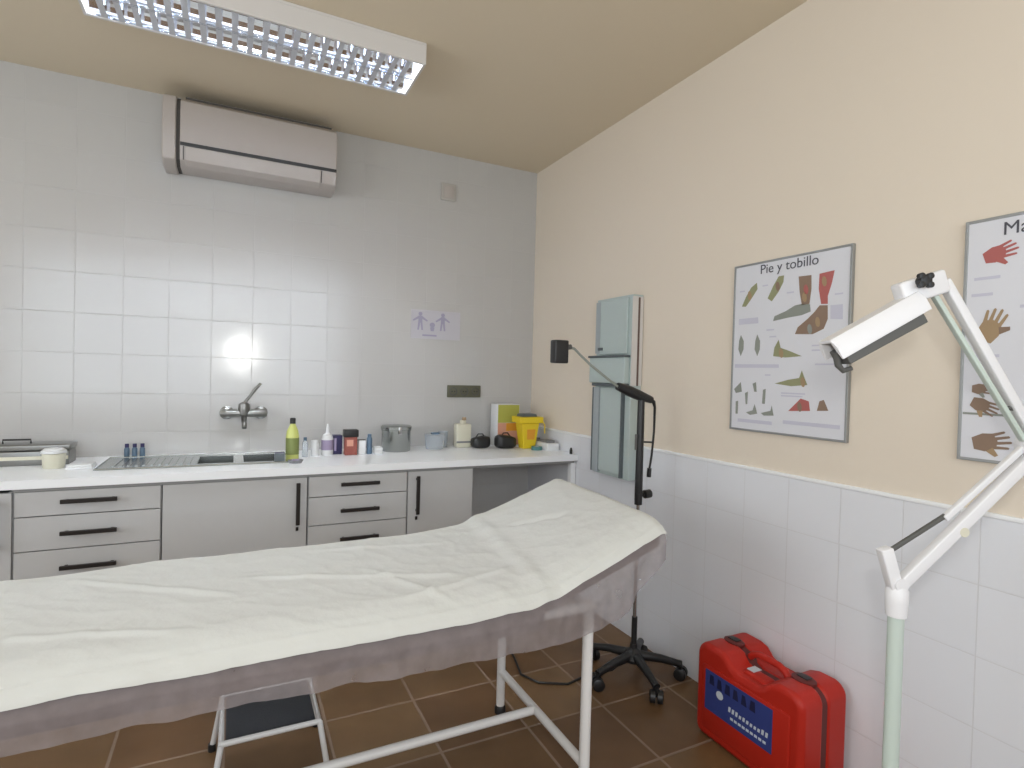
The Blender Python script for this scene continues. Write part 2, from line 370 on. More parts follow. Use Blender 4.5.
blob(g, 'violet', [(-.80, 1.583), (-.705, 1.583), (-.705, 1.572), (-.80, 1.572)], nf)
g.build('printed_figures', sh)
so = thing('wall_socket', 'triple power socket in a dark olive plate above the worktop', 'socket', (-.507, 0, 1.19))
B('sock').box((-.625, -.012, 1.183), (-.39, 0, 1.262), bev=.004).build('plate', so)
for k in range(3):
    xx = -.585+k*.078
    q = B('lampd').lathe([(.0, 0), (.027, 0), (.027, .003), (.023, .003), (.021, -.0), (0, 0)], (0, 0, 0), mtx=Matrix.Translation((xx, -.0118, 1.222)) @ RX, n=20).build('socket_insert', so)
    q2 = B('black').lathe([(0, .001), (.004, .001), (.004, .004)], mtx=Matrix.Translation((xx-.009, -.0118, 1.222)) @ RX, n=8); q2.lathe([(0, .001), (.004, .001), (.004, .004)], mtx=Matrix.Translation((xx+.009, -.0118, 1.222)) @ RX, n=8); q2.build('pin_hole', q)

# ---------------------------------------------------------------- fluorescent luminaire
lu = thing('ceiling_luminaire', 'white fluorescent luminaire with mirrored louvre fixed to the ceiling', 'ceiling light', (-1.78, -.95, H-.04))
LX0, LX1, LY0, LY1, LZ = -2.40, -1.155, -1.11, -.80, 2.655
g = B('lum').box((LX0, LY0, H-.012), (LX1, LY1, H-.0005)).box((LX0, LY0, LZ), (LX1, LY0+.012, H-.012)).box((LX0, LY1-.012, LZ), (LX1, LY1, H-.012)).box((LX0, LY0+.012, LZ), (LX0+.012, LY1-.012, H-.012)).box((LX1-.012, LY0+.012, LZ), (LX1, LY1-.012, H-.012))
g.build('housing', lu, bevel=.002)
rows = [(LY0+.014, (LY0+LY1)/2-.004), ((LY0+LY1)/2+.004, LY1-.014)]
B('louver').box((LX0+.013, (LY0+LY1)/2-.004, LZ+.002), (LX1-.013, (LY0+LY1)/2+.004, LZ+.045)).build('spine', lu)
for ya, yb in rows:
    g = B('louver'); yc = (ya+yb)/2; n = 8
    for s, ye in ((-1, ya), (1, yb)):       # parabolic side reflectors
        pr = []
        for k in range(n+1):
            tt = k/n; pr.append((ye-s*(.001+.045*tt**2), LZ+.003+.06*tt))
        g.prism(pr+[(ye-s*.0005, LZ+.063), (ye-s*.0005, LZ+.003)], lambda u, v, d: (d, u, v), LX0+.013, LX1-.013)
    g.build('reflector', lu)
    g = B('louver'); cnt = 22; pitch = (LX1-LX0-.026)/cnt
    for k in range(1, cnt):
        xx = LX0+.013+k*pitch
        g.prism([(xx-.011, LZ+.002), (xx+.011, LZ+.002), (xx+.004, LZ+.02), (xx+.001, LZ+.04), (xx-.001, LZ+.04), (xx-.004, LZ+.02)], lambda u, v, d: (u, d, v), ya+.002, yb-.002)
    g.build('louvre_blades', lu)
    B('tube').tube([(LX0+.03, yc, LZ+.062), (LX1-.03, yc, LZ+.062)], .012, 12).build('fluorescent_tube', lu)

# ---------------------------------------------------------------- posters on the right wall
P1 = {'green':['A','B','F','G'],'redink':['D1','I1','t9'],'brown':['D2','C1','I2'],'greyink':['C2','E1','E2','H1','H2','H3','H4','H5','H6','H7'],'paleink':['p1','p2','p3','p4','p5']}
PO = {
'A':[(0.085, 0.749), (0.123, 0.804), (0.173, 0.857), (0.225, 0.88), (0.233, 0.842), (0.177, 0.79), (0.125, 0.746)],
'B':[(0.332, 0.779), (0.378, 0.845), (0.425, 0.896), (0.471, 0.897), (0.467, 0.86), (0.429, 0.81), (0.37, 0.759)],
'C1':[(0.596, 0.877), (0.698, 0.874), (0.702, 0.799), (0.69, 0.721), (0.63, 0.718), (0.608, 0.793)],
'C2':[(0.63, 0.725), (0.694, 0.719), (0.702, 0.679), (0.632, 0.664), (0.519, 0.657), (0.388, 0.645), (0.4, 0.672), (0.495, 0.694), (0.573, 0.721)],
'D1':[(0.761, 0.874), (0.873, 0.88), (0.855, 0.814), (0.829, 0.752), (0.831, 0.71), (0.781, 0.713), (0.759, 0.795)],
'D2':[(0.771, 0.707), (0.831, 0.703), (0.835, 0.632), (0.807, 0.582), (0.724, 0.557), (0.581, 0.563), (0.602, 0.599), (0.678, 0.64), (0.73, 0.673)],
'E1':[(0.085, 0.577), (0.115, 0.539), (0.115, 0.49), (0.089, 0.449), (0.064, 0.49), (0.068, 0.541)],
'E2':[(0.245, 0.574), (0.274, 0.535), (0.274, 0.486), (0.252, 0.447), (0.225, 0.487), (0.229, 0.536)],
'F':[(0.4, 0.444), (0.408, 0.492), (0.443, 0.536), (0.463, 0.49), (0.529, 0.474), (0.644, 0.441), (0.507, 0.435)],
'G':[(0.421, 0.288), (0.537, 0.311), (0.628, 0.322), (0.648, 0.363), (0.672, 0.322), (0.696, 0.285), (0.563, 0.276)],
'H1':[(0.034, 0.247), (0.099, 0.291), (0.113, 0.233), (0.052, 0.223)],'H2':[(0.145, 0.226), (0.173, 0.235), (0.171, 0.16), (0.155, 0.159)],
'H3':[(0.217, 0.284), (0.249, 0.293), (0.258, 0.236), (0.235, 0.236)],'H4':[(0.318, 0.25), (0.342, 0.256), (0.338, 0.168), (0.312, 0.169)],
'H5':[(0.054, 0.172), (0.078, 0.177), (0.078, 0.098), (0.056, 0.097)],'H6':[(0.161, 0.11), (0.225, 0.126), (0.243, 0.163), (0.27, 0.108), (0.201, 0.097)],
'H7':[(0.304, 0.114), (0.392, 0.131), (0.402, 0.162), (0.421, 0.105), (0.332, 0.1)],
'I1':[(0.547, 0.138), (0.602, 0.178), (0.646, 0.211), (0.712, 0.198), (0.724, 0.147)],'I2':[(0.777, 0.15), (0.795, 0.202), (0.827, 0.21), (0.863, 0.155)],
'p1':[(0.06, 0.675), (0.247, 0.675), (0.252, 0.64), (0.062, 0.64)],'p2':[(0.034, 0.4), (0.451, 0.397), (0.453, 0.378), (0.034, 0.378)],
'p3':[(0.08, 0.07), (0.406, 0.07), (0.408, 0.05), (0.08, 0.05)],'p4':[(0.503, 0.085), (0.952, 0.085), (0.952, 0.065), (0.505, 0.065)],
'p5':[(0.851, 0.701), (0.94, 0.701), (0.944, 0.624), (0.855, 0.63)]}
def poster(y0, y1, z0, z1, title, size, tx, tz, label):
    p = thing('anatomy_poster', label, 'poster', (0, (y0+y1)/2, (z0+z1)/2), 'framed anatomy charts on the cream wall')
    fr = .008; dp = -.016
    B('paper').box((dp+.003, y0-fr, z0+fr), (-.001, y1+fr, z1-fr)).build('chart', p)
    B('pframe').box((dp, y0, z0), (-.0005, y0-fr, z1)).box((dp, y1, z0), (-.0005, y1+fr, z1)).box((dp, y0-fr, z0), (-.0005, y1+fr, z0+fr)).box((dp, y0-fr, z1-fr), (-.0005, y1+fr, z1)).build('frame', p, bevel=.001)
    cu = D.curves.new('title', 'FONT'); cu.body = title; cu.size = size; cu.extrude = .0004; cu.align_x = 'CENTER'
    o = D.objects.new('title', cu); me = D.meshes.new_from_object(o); D.objects.remove(o)
    mt = Matrix.Translation((dp+.0022, tx, tz)) @ Matrix(((0, 0, -1, 0), (-1, 0, 0, 0), (0, 1, 0, 0), (0, 0, 0, 1)))
    me.transform(mt); me.materials.clear(); me.materials.append(M['dkink'])
    o = D.objects.new('title', me); COL.objects.link(o); o.parent = p; o.matrix_parent_inverse = Matrix.Translation(-p.location)
    return p, lambda u, v, d: (dp+.0029-d, y0-u*(y0-y1), z0+v*(z1-z0))
# outlines of the foot drawings
p, fn = poster(-1.77, -2.267, 1.139, 1.812, 'Pie y tobillo', .052, -2.02, 1.763, 'framed anatomy chart of feet and ankles on the cream wall')
g = MB()
for mt, keys in P1.items():
    for k in keys:
        if k in PO: blob(g, mt, PO[k], fn)
for (u, v, mt) in [(.16, .81, 'tan'), (.42, .84, 'brown'), (.66, .80, 'redink'), (.65, .76, 'tan'), (.80, .83, 'tan'), (.76, .62, 'tan'), (.70, .585, 'greyink'), (.47, .46, 'tan'), (.66, .30, 'tan'), (.64, .165, 'brown')]:
    g.m(mt).prism(ell(u, v, .018, .028, 10, .3), lambda a, b, d: fn(a, b, d+.0008), 0, .0006)
for u, v, w_ in [(.06, .845, .05), (.28, .86, .05), (.50, .80, .06), (.88, .76, .06), (.33, .60, .07), (.72, .50, .2), (.72, .475, .17), (.75, .40, .16), (.33, .34, .05), (.48, .24, .2), (.48, .225, .18), (.36, .56, .06)]:
    g.m('paleink').prism([(u, v), (u+w_, v), (u+w_, v-.008), (u, v-.008)], fn, 0, .0005)
g.build('foot_drawings', p)
p, fn = poster(-2.59, -3.087, 1.133, 1.806, 'Mano y muñeca', .050, -2.835, 1.752, 'framed anatomy chart of hands at the right edge on the cream wall')
g = MB()
def q(y, z): return ((-2.59-y)/.497, (z-1.133)/.673)
def hand(mt, y, z, s, a, mt2):
    global g
    g = MB()
    c, sn = math.cos(a), math.sin(a)
    def rot(pts): return [((lambda qq: qq)(q(y-(c*u-sn*v)*s, z+(sn*u+c*v)*s))) for u, v in pts]
    blob(g, mt, rot([(-1, -.5), (-.3, -.75), (.5, -.6), (.7, 0), (.5, .6), (-.2, .7), (-1, .45)]), fn)
    for k, (v0, ln) in enumerate([(-.5, .7), (-.17, .95), (.17, .9), (.48, .65)]):
        g.m(mt).prism(rot([(.4, v0-.13), (.6+ln, v0*1.3-.09), (.68+ln, v0*1.3), (.6+ln, v0*1.3+.09), (.4, v0+.13)]), lambda a_, b_, d: fn(a_, b_, d+.0007), 0, .0005)
    g.m(mt2).prism(rot([(-.2, -.75), (.3, -1.25), (.55, -1.15), (.3, -.5)]), lambda a_, b_, d: fn(a_, b_, d+.0006), 0, .0005)
    g.build('hand_drawing', p)
hand('redink', -2.665, 1.705, .030, .3, 'redink'); hand('tan', -2.655, 1.50, .036, 1.2, 'brown'); hand('brown', -2.64, 1.335, .02, 0, 'greyink')
hand('brown', -2.645, 1.29, .026, -.4, 'tan'); hand('brown', -2.66, 1.19, .034, .2, 'tan')
hand('redink', -2.80, 1.66, .045, 1.4, 'brown'); hand('tan', -2.98, 1.66, .045, 1.8, 'redink'); hand('tan', -2.84, 1.45, .04, 1.0, 'brown'); hand('brown', -2.99, 1.42, .04, 2.0, 'tan')
hand('redink', -2.82, 1.24, .035, .6, 'tan'); hand('tan', -2.97, 1.22, .035, 1.2, 'redink')
g = MB()
for y, z, w_ in [(-2.615, 1.645, .06), (-2.61, 1.60, .05), (-2.61, 1.43, .07), (-2.61, 1.42, .05), (-2.72, 1.56, .1), (-2.88, 1.56, .12), (-2.75, 1.35, .1), (-2.9, 1.34, .1)]:
    u, v = q(y, z); g = MB(); g.m('paleink').prism([(u, v), (u+w_*2, v), (u+w_*2, v-.012), (u, v-.012)], fn, 0, .0005); g.build('caption', p)
g = MB(); u0, v0 = q(-2.60, 1.268); u1, v1 = q(-3.078, 1.262); g.m('greyink').prism([(u0, v0), (u1, v0), (u1, v1), (u0, v1)], fn, 0, .0005)
g.build('divider', p)

# ---------------------------------------------------------------- tall enamel wall unit
u = thing('wall_unit', 'tall narrow grey green metal unit hung on the cream wall', 'wall unit', (0, -1.03, .82))
B('panel').box((-.066, -1.178, .815), (-.0, -.868, 1.765)).build('housing', u, bevel=.003)
B('panel').box((-.078, -1.150, 1.462), (-.066, -.915, 1.752)).build('upper_panel', u, bevel=.004)
B('lum').box((-.070, -1.184, 1.30), (-.004, -1.1785, 1.755)).m('uphol').box((-.036, -1.187, 1.30), (-.026, -1.184, 1.75)).build('side_strip', u)
B('panel2').box((-.0745, -.912, 1.47), (-.0665, -.870, 1.75)).build('left_stile', u)
tr_ = B('panel').box((-.10, -1.165, 1.31), (-.066, -.855, 1.445)).build('front_tray', u, bevel=.004)
B('pdark').box((-.108, -1.17, 1.445), (-.066, -.85, 1.456)).build('ledge', u, bevel=.002)
B('pdark').box((-.092, -1.165, 1.292), (-.066, -.87, 1.309)).build('lower_ledge', u, bevel=.002)
B('panel').box((-.080, -1.12, .835), (-.066, -.935, 1.285)).build('lower_panel', u, bevel=.003)
B('panel2').box((-.084, -.932, .825), (-.066, -.872, 1.285)).m('pdark').box((-.086, -.880, .825), (-.067, -.871, 1.285)).build('lower_stile', u)
B('pdark').box((-.084, -1.135, .822), (-.066, -1.123, 1.285)).build('lower_edge_strip', u)
B('pdark').box((-.083, -.945, 1.485), (-.078, -.905, 1.50)).build('catch', u)

# ---------------------------------------------------------------- examination couch
XE = -.612; XH = -1.06; XS = -2.64; YN = -2.095; YB = -1.45
co = thing('examination_couch', 'white tube framed examination couch with raised backrest in the foreground', 'examination couch', (-1.6, -1.75, 0))
for x, nm in ((-.90, 0), (-2.53, 1)):
    for y in (-2.062, -1.475):
        l = B('frame').tube([(x, y, .02), (x, y, .655)], .0165, 16).build('leg', co)
        B('black').lathe([(.0, 0), (.022, 0), (.022, .022), (.018, .03), (0, .03)], (x, y, 0), n=16).build('rubber_foot', l)
    B('frame').tube([(x, -2.062, .165), (x, -1.475, .165)], .0145, 12).build('cross_bar', co)
B('frame').tube([(-.90, -1.756, .165), (-2.53, -1.756, .165)], .0145, 12).build('long_bar', co)
g = B('frame')
for y in (-2.062, -1.475): g.tube([(-.885, y, .648), (-2.60, y, .648)], .0165, 12)
for x in (-.90, -1.9, -2.59): g.tube([(x, -2.062, .648), (x, -1.475, .648)], .0145, 12)
g.build('top_frame', co)
B('uphol').box((XS, YN, .615), (XH-.005, YB-.03, .718), bev=.018).build('mattress', co)
ang = math.atan2(.158, XE-XH)
def BR(x, z): # point on the backrest top plane from hinge
    return (XH+x*math.cos(ang)-z*math.sin(ang), .738+x*math.sin(ang)+z*math.cos(ang))
LB = math.hypot(XE-XH, .158)
mt = Matrix.Translation((XH, 0, .738)) @ Matrix.Rotation(-ang, 4, 'Y')
B('uphol').box((.006, YN, -.070), (LB-.018, YB, -.018), mtx=mt @ Matrix(((1, .065, 0, -.065*YB), (0, 1, 0, 0), (0, 0, 1, 0), (0, 0, 0, 1))), bev=.018).build('backrest', co)
for y in (-2.0, -1.52): B('frame').tube([(XH+.02, y, .66), BR(.30, -.066)[:1]+(y,)+BR(.30, -.066)[1:]], .009, 10).build('backrest_strut', co)
# paper sheet: opaque white layer lying on top
def smooth(a, b, x):
    t = max(0, min(1, (x-a)/(b-a))); return t*t*(3-2*t)
def topz(x):
    s = (x-XH)
    base = .734+.007*smooth(-1.4, -1.06, x)
    if s > -.06:
        k = math.log(1+math.exp(s*45))/45
        base += math.tan(ang)*k
    return base
CREASES = [(-2.25, -1.56, -1.86, -1.82, .007), (-1.82, -1.70, -1.28, -1.90, .007), (-1.45, -2.02, -1.10, -1.93, .008), (-2.3, -1.9, -1.95, -2.0, .006), (-.95, -1.62, -.78, -1.74, -.010), (-1.6, -1.52, -1.2, -1.6, .005), (-1.5, -1.75, -1.35, -2.05, .005)]
def wr(x, y):
    v = Vector((x*3.2, y*4.2, 1.7)); r = 1-abs(noise.noise(v)); r2 = 1-abs(noise.noise(Vector((x*9+y*5, y*9, 4))))
    h = .0035*(r**6)+.0018*(r2**8)
    h += .003*noise.noise(Vector((x*6, y*6, 9)))
    h += .010*math.exp(-((x-XH-.02-.10*(y+1.75))/.03)**2)*(.9+noise.noise(Vector((y*8, 0, 3))))
    for (ax_, ay_, bx_, by_, am_) in CREASES:
        dx, dy = bx_-ax_, by_-ay_; L2 = dx*dx+dy*dy; tt = ((x-ax_)*dx+(y-ay_)*dy)/L2
        if -.1 < tt < 1.1:
            d = ((x-ax_)*dy-(y-ay_)*dx)/math.sqrt(L2)+.012*noise.noise(Vector((tt*4, ax_, 1)))
            h += am_*math.exp(-(d/.012)**2)*smooth(-.1, .15, tt)*(1-smooth(.85, 1.1, tt))
    return h
def grid(mtname, name, xs, ys_fn, pos, parent=None):
    g = B(mtname); V = [[g.bm.verts.new(pos(x, t)) for t in ys_fn] for x in xs]
    for i in range(len(xs)-1):
        for j in range(len(ys_fn)-1): g._f([V[i][j], V[i+1][j], V[i+1][j+1], V[i][j+1]], True)
    return g.build(name, parent)
nx = 230; xs = [XS-.005+(XE+.012-XS)*i/nx for i in range(nx+1)]
def ptop(x, t):       # t in 0..1 across, small roll-overs at both edges
    yf = YB+.05*smooth(-1.35, -.95, x)-.035*smooth(-2.05, -2.3, x); W = yf-YN; o = .030-.008*smooth(-1.15, -.98, x); s = -o+(W+o+.05)*t; y = YN+s
    z = topz(x)+.004+wr(x, y)
    if s < 0:
        a = -s; z -= a*.95; y = YN-.026*smooth(0, .03, a)-.004*noise.noise(Vector((x*12, a*20, 0)))
    if s > W:
        a = s-W; z -= a*.95; y = yf+.012*smooth(0, .03, a)
    z -= .012*(1-smooth(0, .09, s))+.008*(1-smooth(0, .035, s))
    e = smooth(XE-.02, XE+.012, x); z -= .012*e
    if x > XH: x -= .045*(x-XH)/(XE-XH)*(1-smooth(YN, YB-.1, y))
    return (x, y, z)
ts = [k/110 for k in range(111)]
sh_ = grid('towel', 'paper_sheet', xs, ts, ptop); sh_.data.update(); tag(sh_, 'crumpled white paper sheet spread over the top of the couch', 'sheet')
# translucent cover hanging over the near side
def zbot(x):
    pts = [(-2.7, .60), (-2.2, .603), (-2.0, .607), (-1.77, .603), (-1.5, .592), (-1.32, .588), (-1.02, .580), (-.9, .595), (-.78, .64), (-.64, .76), (-.55, .80)]
    for (a, za), (b, zb) in zip(pts, pts[1:]):
        if x <= b: return za+(zb-za)*(x-a)/(b-a)
    return .80
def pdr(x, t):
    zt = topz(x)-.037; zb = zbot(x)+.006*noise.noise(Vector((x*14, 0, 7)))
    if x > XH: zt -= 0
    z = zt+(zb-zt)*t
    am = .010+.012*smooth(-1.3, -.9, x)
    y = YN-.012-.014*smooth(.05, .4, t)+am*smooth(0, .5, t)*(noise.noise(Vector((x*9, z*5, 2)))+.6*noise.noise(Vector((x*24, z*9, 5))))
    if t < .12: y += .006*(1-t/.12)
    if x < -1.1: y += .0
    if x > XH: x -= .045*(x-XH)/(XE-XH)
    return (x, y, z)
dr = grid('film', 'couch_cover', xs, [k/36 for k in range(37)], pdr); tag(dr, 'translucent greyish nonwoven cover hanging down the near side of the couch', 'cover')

# ---------------------------------------------------------------- step stool under the couch
st = thing('step_stool', 'low step stool with black rubber tread under the couch', 'step stool', (-1.74, -1.45, 0))
sx0, sx1, sy0, sy1, sz = -1.885, -1.60, -1.575, -1.30, .20
B('rubber').box((sx0+.012, sy0+.012, sz-.008), (sx1-.012, sy1-.012, sz+.004), bev=.004).build('tread', st)
B('frame').tube([(sx0, sy0, sz-.002), (sx1, sy0, sz-.002), (sx1, sy1, sz-.002), (sx0, sy1, sz-.002), (sx0, sy0, sz-.002)], .009, 10).build('rim', st)
for a, b, dx, dy in ((sx0, sy0, -.03, -.03), (sx1, sy0, .03, -.03), (sx0, sy1, -.03, .03), (sx1, sy1, .03, .03)):
    l = B('frame').tube([(a, b, sz-.004), (a+dx, b+dy, .012)], .009, 10).build('leg', st)
    B('black').lathe([(0, 0), (.013, 0), (.013, .025), (0, .028)], (a+dx, b+dy, 0), n=12).build('rubber_foot', l)

# ---------------------------------------------------------------- examination lamp on a five castor stand
hx, hy = -.24, -1.475
el = thing('gooseneck_lamp', 'black gooseneck examination lamp on a five castor base behind the couch', 'lamp', (hx, hy, 0))
B('black').lathe([(0, .075), (.045, .075), (.05, .09), (.035, .115), (.018, .13), (.016, .15), (0, .15)], (hx, hy, 0)).build('hub', el)
for k in range(5):
    a = math.radians(-102+72*k); r = .21; ca, sa = math.cos(a), math.sin(a); ex, ey = hx+r*ca, hy+r*sa
    arm = B('black').tube([(hx+.03*ca, hy+.03*sa, .098), (hx+.12*ca, hy+.12*sa, .088), (ex-.02*ca, ey-.02*sa, .072), (ex, ey, .066)], [.022, .018, .015, .017], 10).build('base_arm', el)
    RC = Matrix.Translation((ex, ey, .027)) @ Matrix.Rotation(a+1.1, 4, 'Z') @ Matrix.Rotation(PI/2, 4, 'Y')
    c = B('black')
    for s in (-1, 1): c.lathe([(0, s*.005), (.0265, s*.005), (.027, s*.010), (.0265, s*.024), (.020, s*.028), (0, s*.028)], n=20, mtx=RC)
    c.tube([(ex, ey, .027), (ex, ey, .068)], .008, 8); c.build('castor', arm)
B('black').tube([(hx, hy, .14), (hx, hy, .27)], .0125, 14).build('sleeve', el)
B('chrome').tube([(hx, hy, .26), (hx, hy, .80)], .008, 12).build('chrome_pole', el)
B('black').tube([(hx, hy, .775), (hx, hy, .80), (hx, hy, 1.25), (hx, hy, 1.275)], [.017, .0175, .0155, .012], 12).build('upper_pole', el)
B('black').tube([(hx, hy, .815), (hx+.03, hy, .818), (hx+.034, hy, .818), (hx+.065, hy, .820)], [.008, .008, .019, .019], 12).build('clamp_knob', el)
B('lampd').tube([(hx-.022, hy-.0, 1.02), (hx-.022, hy, 1.09)], .006, 8).build('cable_clip', el)
gp = [Vector((-.372, hy, 1.302)), Vector((-.31, hy, 1.282)), Vector((-.25, hy, 1.262)), Vector((-.183, hy, 1.243))]
B('black').tube(gp, [.017, .024, .023, .016], 14).build('grip', el)
B('greyink').tube([(-.37, hy, 1.30), (-.43, hy, 1.335), (-.517, hy, 1.39), (-.57, hy, 1.43), (-.60, hy, 1.455), (-.629, hy, 1.461), (-.66, hy, 1.46)], .0055, 8).build('gooseneck', el)
hd = B('black').box((-.705, hy-.022, 1.392), (-.640, hy+.022, 1.487), bev=.006).build('lamp_head', el)
B('lampd').tube([(-.645, hy, 1.458), (-.618, hy, 1.462)], .011, 10).build('head_joint', el)
B('black').tube([(-.185, hy, 1.243), (-.170, hy, 1.235), (-.162, hy, 1.21), (-.162, hy, 1.10), (-.172, hy, .99), (-.182, hy, .93)], [.010, .009, .006, .005, .005, .005], 8).tube([(-.182, hy, .935), (-.184, hy, .895)], .010, 8).build('hanging_cable', el)
B('black').tube([(hx, hy, 1.055), (-.165, hy, 1.052)], .004, 8).build('cable_hook', el)
B('black').tube([(-.255, -1.47, .10), (-.33, -1.44, .03), (-.42, -1.39, .006), (-.55, -1.42, .006), (-.66, -1.36, .006), (-.70, -1.27, .006), (-.66, -1.12, .006), (-.62, -.9, .006)], .005, 8).build('power_cable', el)

# ---------------------------------------------------------------- articulated white lamp on the right
def V3(*a): return Vector(a)
pv = V3(-.590, -2.757, .915); elb = V3(-.330, -2.881, 1.203); tp_ = V3(-.570, -2.757, 1.558)
al = thing('articulated_lamp', 'white articulated arm lamp on a floor post in front of the posters', 'lamp', (pv.x, pv.y, 0))
px_, py_ = pv.x, pv.y
B('lamp').lathe([(0, 0), (.17, 0), (.17, .018), (.12, .035), (.03, .05), (.02, .09), (0, .09)], (px_, py_, 0), n=36).build('base', al)
B('glow').tube([(px_, py_, .05), (px_, py_, .86)], .0155, 16).build('post', al)
B('lamp').lathe([(.020, 0), (.022, .03), (.022, .055), (.014, .07), (0, .072)], (px_, py_, .845), n=20).build('collar', al)
ax = (elb-pv).normalized(); nrm = V3(-.445, -.895, 0)
def barbox(mb, a, b, w, d, nv=nrm, bev=.003, off=0, taper=1):
    a = Vector(a); b = Vector(b); x = (b-a).normalized(); n = (nv-x*nv.dot(x)).normalized(); u = n.cross(x)
    m = Matrix((( x.x, n.x, u.x, (a.x+b.x)/2), (x.y, n.y, u.y, (a.y+b.y)/2), (x.z, n.z, u.z, (a.z+b.z)/2), (0, 0, 0, 1)))
    L = (b-a).length
    return mb.box((-L/2, -d/2, -w/2+off), (L/2, d/2, w/2+off), mtx=m, bev=bev)
barbox(B('lamp'), pv-V3(.005, 0, .012), elb, .024, .022).build('lower_arm', al)
barbox(B('lampd'), pv+V3(-.035, .01, .062), pv+V3(.10, -.042, .150), .009, .009, bev=.002).build('tension_rod', al)
barbox(B('lamp'), pv+V3(.09, -.04, .14), elb+V3(-.0, 0, .035), .013, .012, bev=.002).build('upper_rod', al)
jt = lambda c, r, h, mt, nm, dd=0: B(mt).lathe([(0, -h/2), (r, -h/2), (r*1.02, -h/2+.002), (r*1.02, h/2-.002), (r, h/2), (0, h/2)], n=20, mtx=Matrix.Translation(Vector(c)+nrm*dd) @ nrm.to_track_quat('Z', 'Y').to_matrix().to_4x4()).build(nm, al)
barbox(B('lamp'), pv+V3(-.03, .012, .075), pv+V3(0, 0, -.025), .026, .024).build('pivot_block', al)
jt(pv, .014, .034, 'lamp', 'pivot_bolt')
jt(pv+V3(.12, -.055, .115), .010, .030, 'cream', 'arm_knob')
jt(elb+V3(0, 0, .015), .032, .034, 'lamp', 'elbow_joint')
ta = tp_+V3(.045, -.021, -.003)
barbox(B('lamp'), elb+V3(0, 0, .02), ta+V3(.012, -.006, .01), .019, .022).build('upper_arm', al)
barbox(B('glow'), elb+V3(-.022, .01, .02), ta+V3(-.012, .006, -.01), .010, .014, bev=.002).build('spring_rod', al)
barbox(B('lampd'), elb+V3(-.055, .03, .095), elb+V3(-.012, .008, .075), .006, .010, bev=.002).build('cable_clamp', al)
barbox(B('lamp'), tp_+V3(-.030, .015, -.028), tp_+V3(.055, -.027, .006), .050, .036, bev=.006).build('top_bracket', al)
g = B('black')
kc = tp_+nrm*.034
for k in range(4):
    a = PI/4+k*PI/2; d = R*math.cos(a)*.013+U*math.sin(a)*.013
    g.lathe([(0, -.006), (.0062, -.006), (.0066, .004), (0, .006)], n=10, mtx=Matrix.Translation(kc+d) @ nrm.to_track_quat('Z', 'Y').to_matrix().to_4x4())
g.lathe([(0, -.016), (.011, -.016), (.012, .003), (0, .006)], n=14, mtx=Matrix.Translation(kc) @ nrm.to_track_quat('Z', 'Y').to_matrix().to_4x4())
g.build('cross_knob', al)
# lamp housing: tapered trough, dark inside below
h0 = V3(-.730, -2.680, 1.408); h1 = V3(-.565, -2.762, 1.515)
x = (h1-h0).normalized(); n_ = (nrm-x*nrm.dot(x)).normalized(); uu = n_.cross(x)
if uu.z < 0: uu = -uu
def hp(a, b, c): return h0+x*a+n_*b+uu*c
L = (h1-h0).length
g = B('lamp')
sec0 = [(-.034, -.022), (-.034, .006), (-.022, .024), (.022, .024), (.034, .006), (.034, -.022), (.029, -.022), (.018, .016), (-.018, .016), (-.029, -.022)]
sec1 = [(a*.95, b*.95+.003) for a, b in sec0]
va = [g.bm.verts.new(hp(0, a, b)) for a, b in sec0]; vb = [g.bm.verts.new(hp(L, a, b)) for a, b in sec1]
for k in range(10): g._f([va[k], va[(k+1) % 10], vb[(k+1) % 10], vb[k]])
g._f(va); g._f(vb[::-1])
g.build('lamp_housing', al, bevel=.0015)
g = B('lampd')
va = [g.bm.verts.new(hp(.012+dz*.185, a, b)) for dz in (0, 1) for a, b in [(-.027, -.040), (.027, -.040), (.027, -.008), (-.027, -.008)]]
for f_ in [(0, 1, 2, 3), (4, 5, 6, 7), (0, 1, 5, 4), (1, 2, 6, 5), (2, 3, 7, 6), (3, 0, 4, 7)]: g._f([va[i] for i in f_])
g.build('lamp_grille', al, bevel=.002)
g = B('lampd'); g.tube([hp(.012, .0, -.012), hp(.006, 0, -.03)+V3(0, 0, -.008), hp(.010, 0, -.04)+V3(.004, 0, -.012), hp(.026, 0, -.045)+V3(.006, 0, -.010)], [.009, .007, .006, .005], 10); g.build('end_bracket', al)

# ---------------------------------------------------------------- red case by the wall
rc = thing('equipment_case', 'red hard plastic carrying case with a blue label standing against the wainscot', 'case', (-.16, -2.13, 0))
out = []
def arc(cx, cy, r, a0, a1, n=6): return [(cx+r*math.cos(math.radians(a0+(a1-a0)*k/n)), cy+r*math.sin(math.radians(a0+(a1-a0)*k/n))) for k in range(n+1)]
ya, yb = -1.872, -2.318       # far, near
prof = []
prof += arc(ya-.035, .035, .035, -90, 0)            # far bottom (toward +y)
prof += arc(ya-.05, .300, .05, 0, 80)
prof += [(ya-.11, .348), (ya-.14, .338), (ya-.165, .312), (ya-.19, .300), (ya-.27, .300), (ya-.295, .312), (ya-.32, .338), (ya-.35, .348)]
prof += arc(yb+.05, .300, .05, 100, 180)
prof += arc(yb+.035, .035, .035, 180, 270)
fc = lambda u_, v_, d: (d, u_, v_)
FX, BX = -.262, -.030
B('red').prism(prof, fc, FX, -.150).build('front_shell', rc, bevel=.022, seg=4)
B('red').prism(prof, fc, -.144, BX).build('back_shell', rc, bevel=.022, seg=4)
cy, cz = -2.155, .17
B('redd').prism([(cy+(a-cy)*.975, cz+(b-cz)*.97) for a, b in prof], fc, -.17, -.12).build('seam', rc)
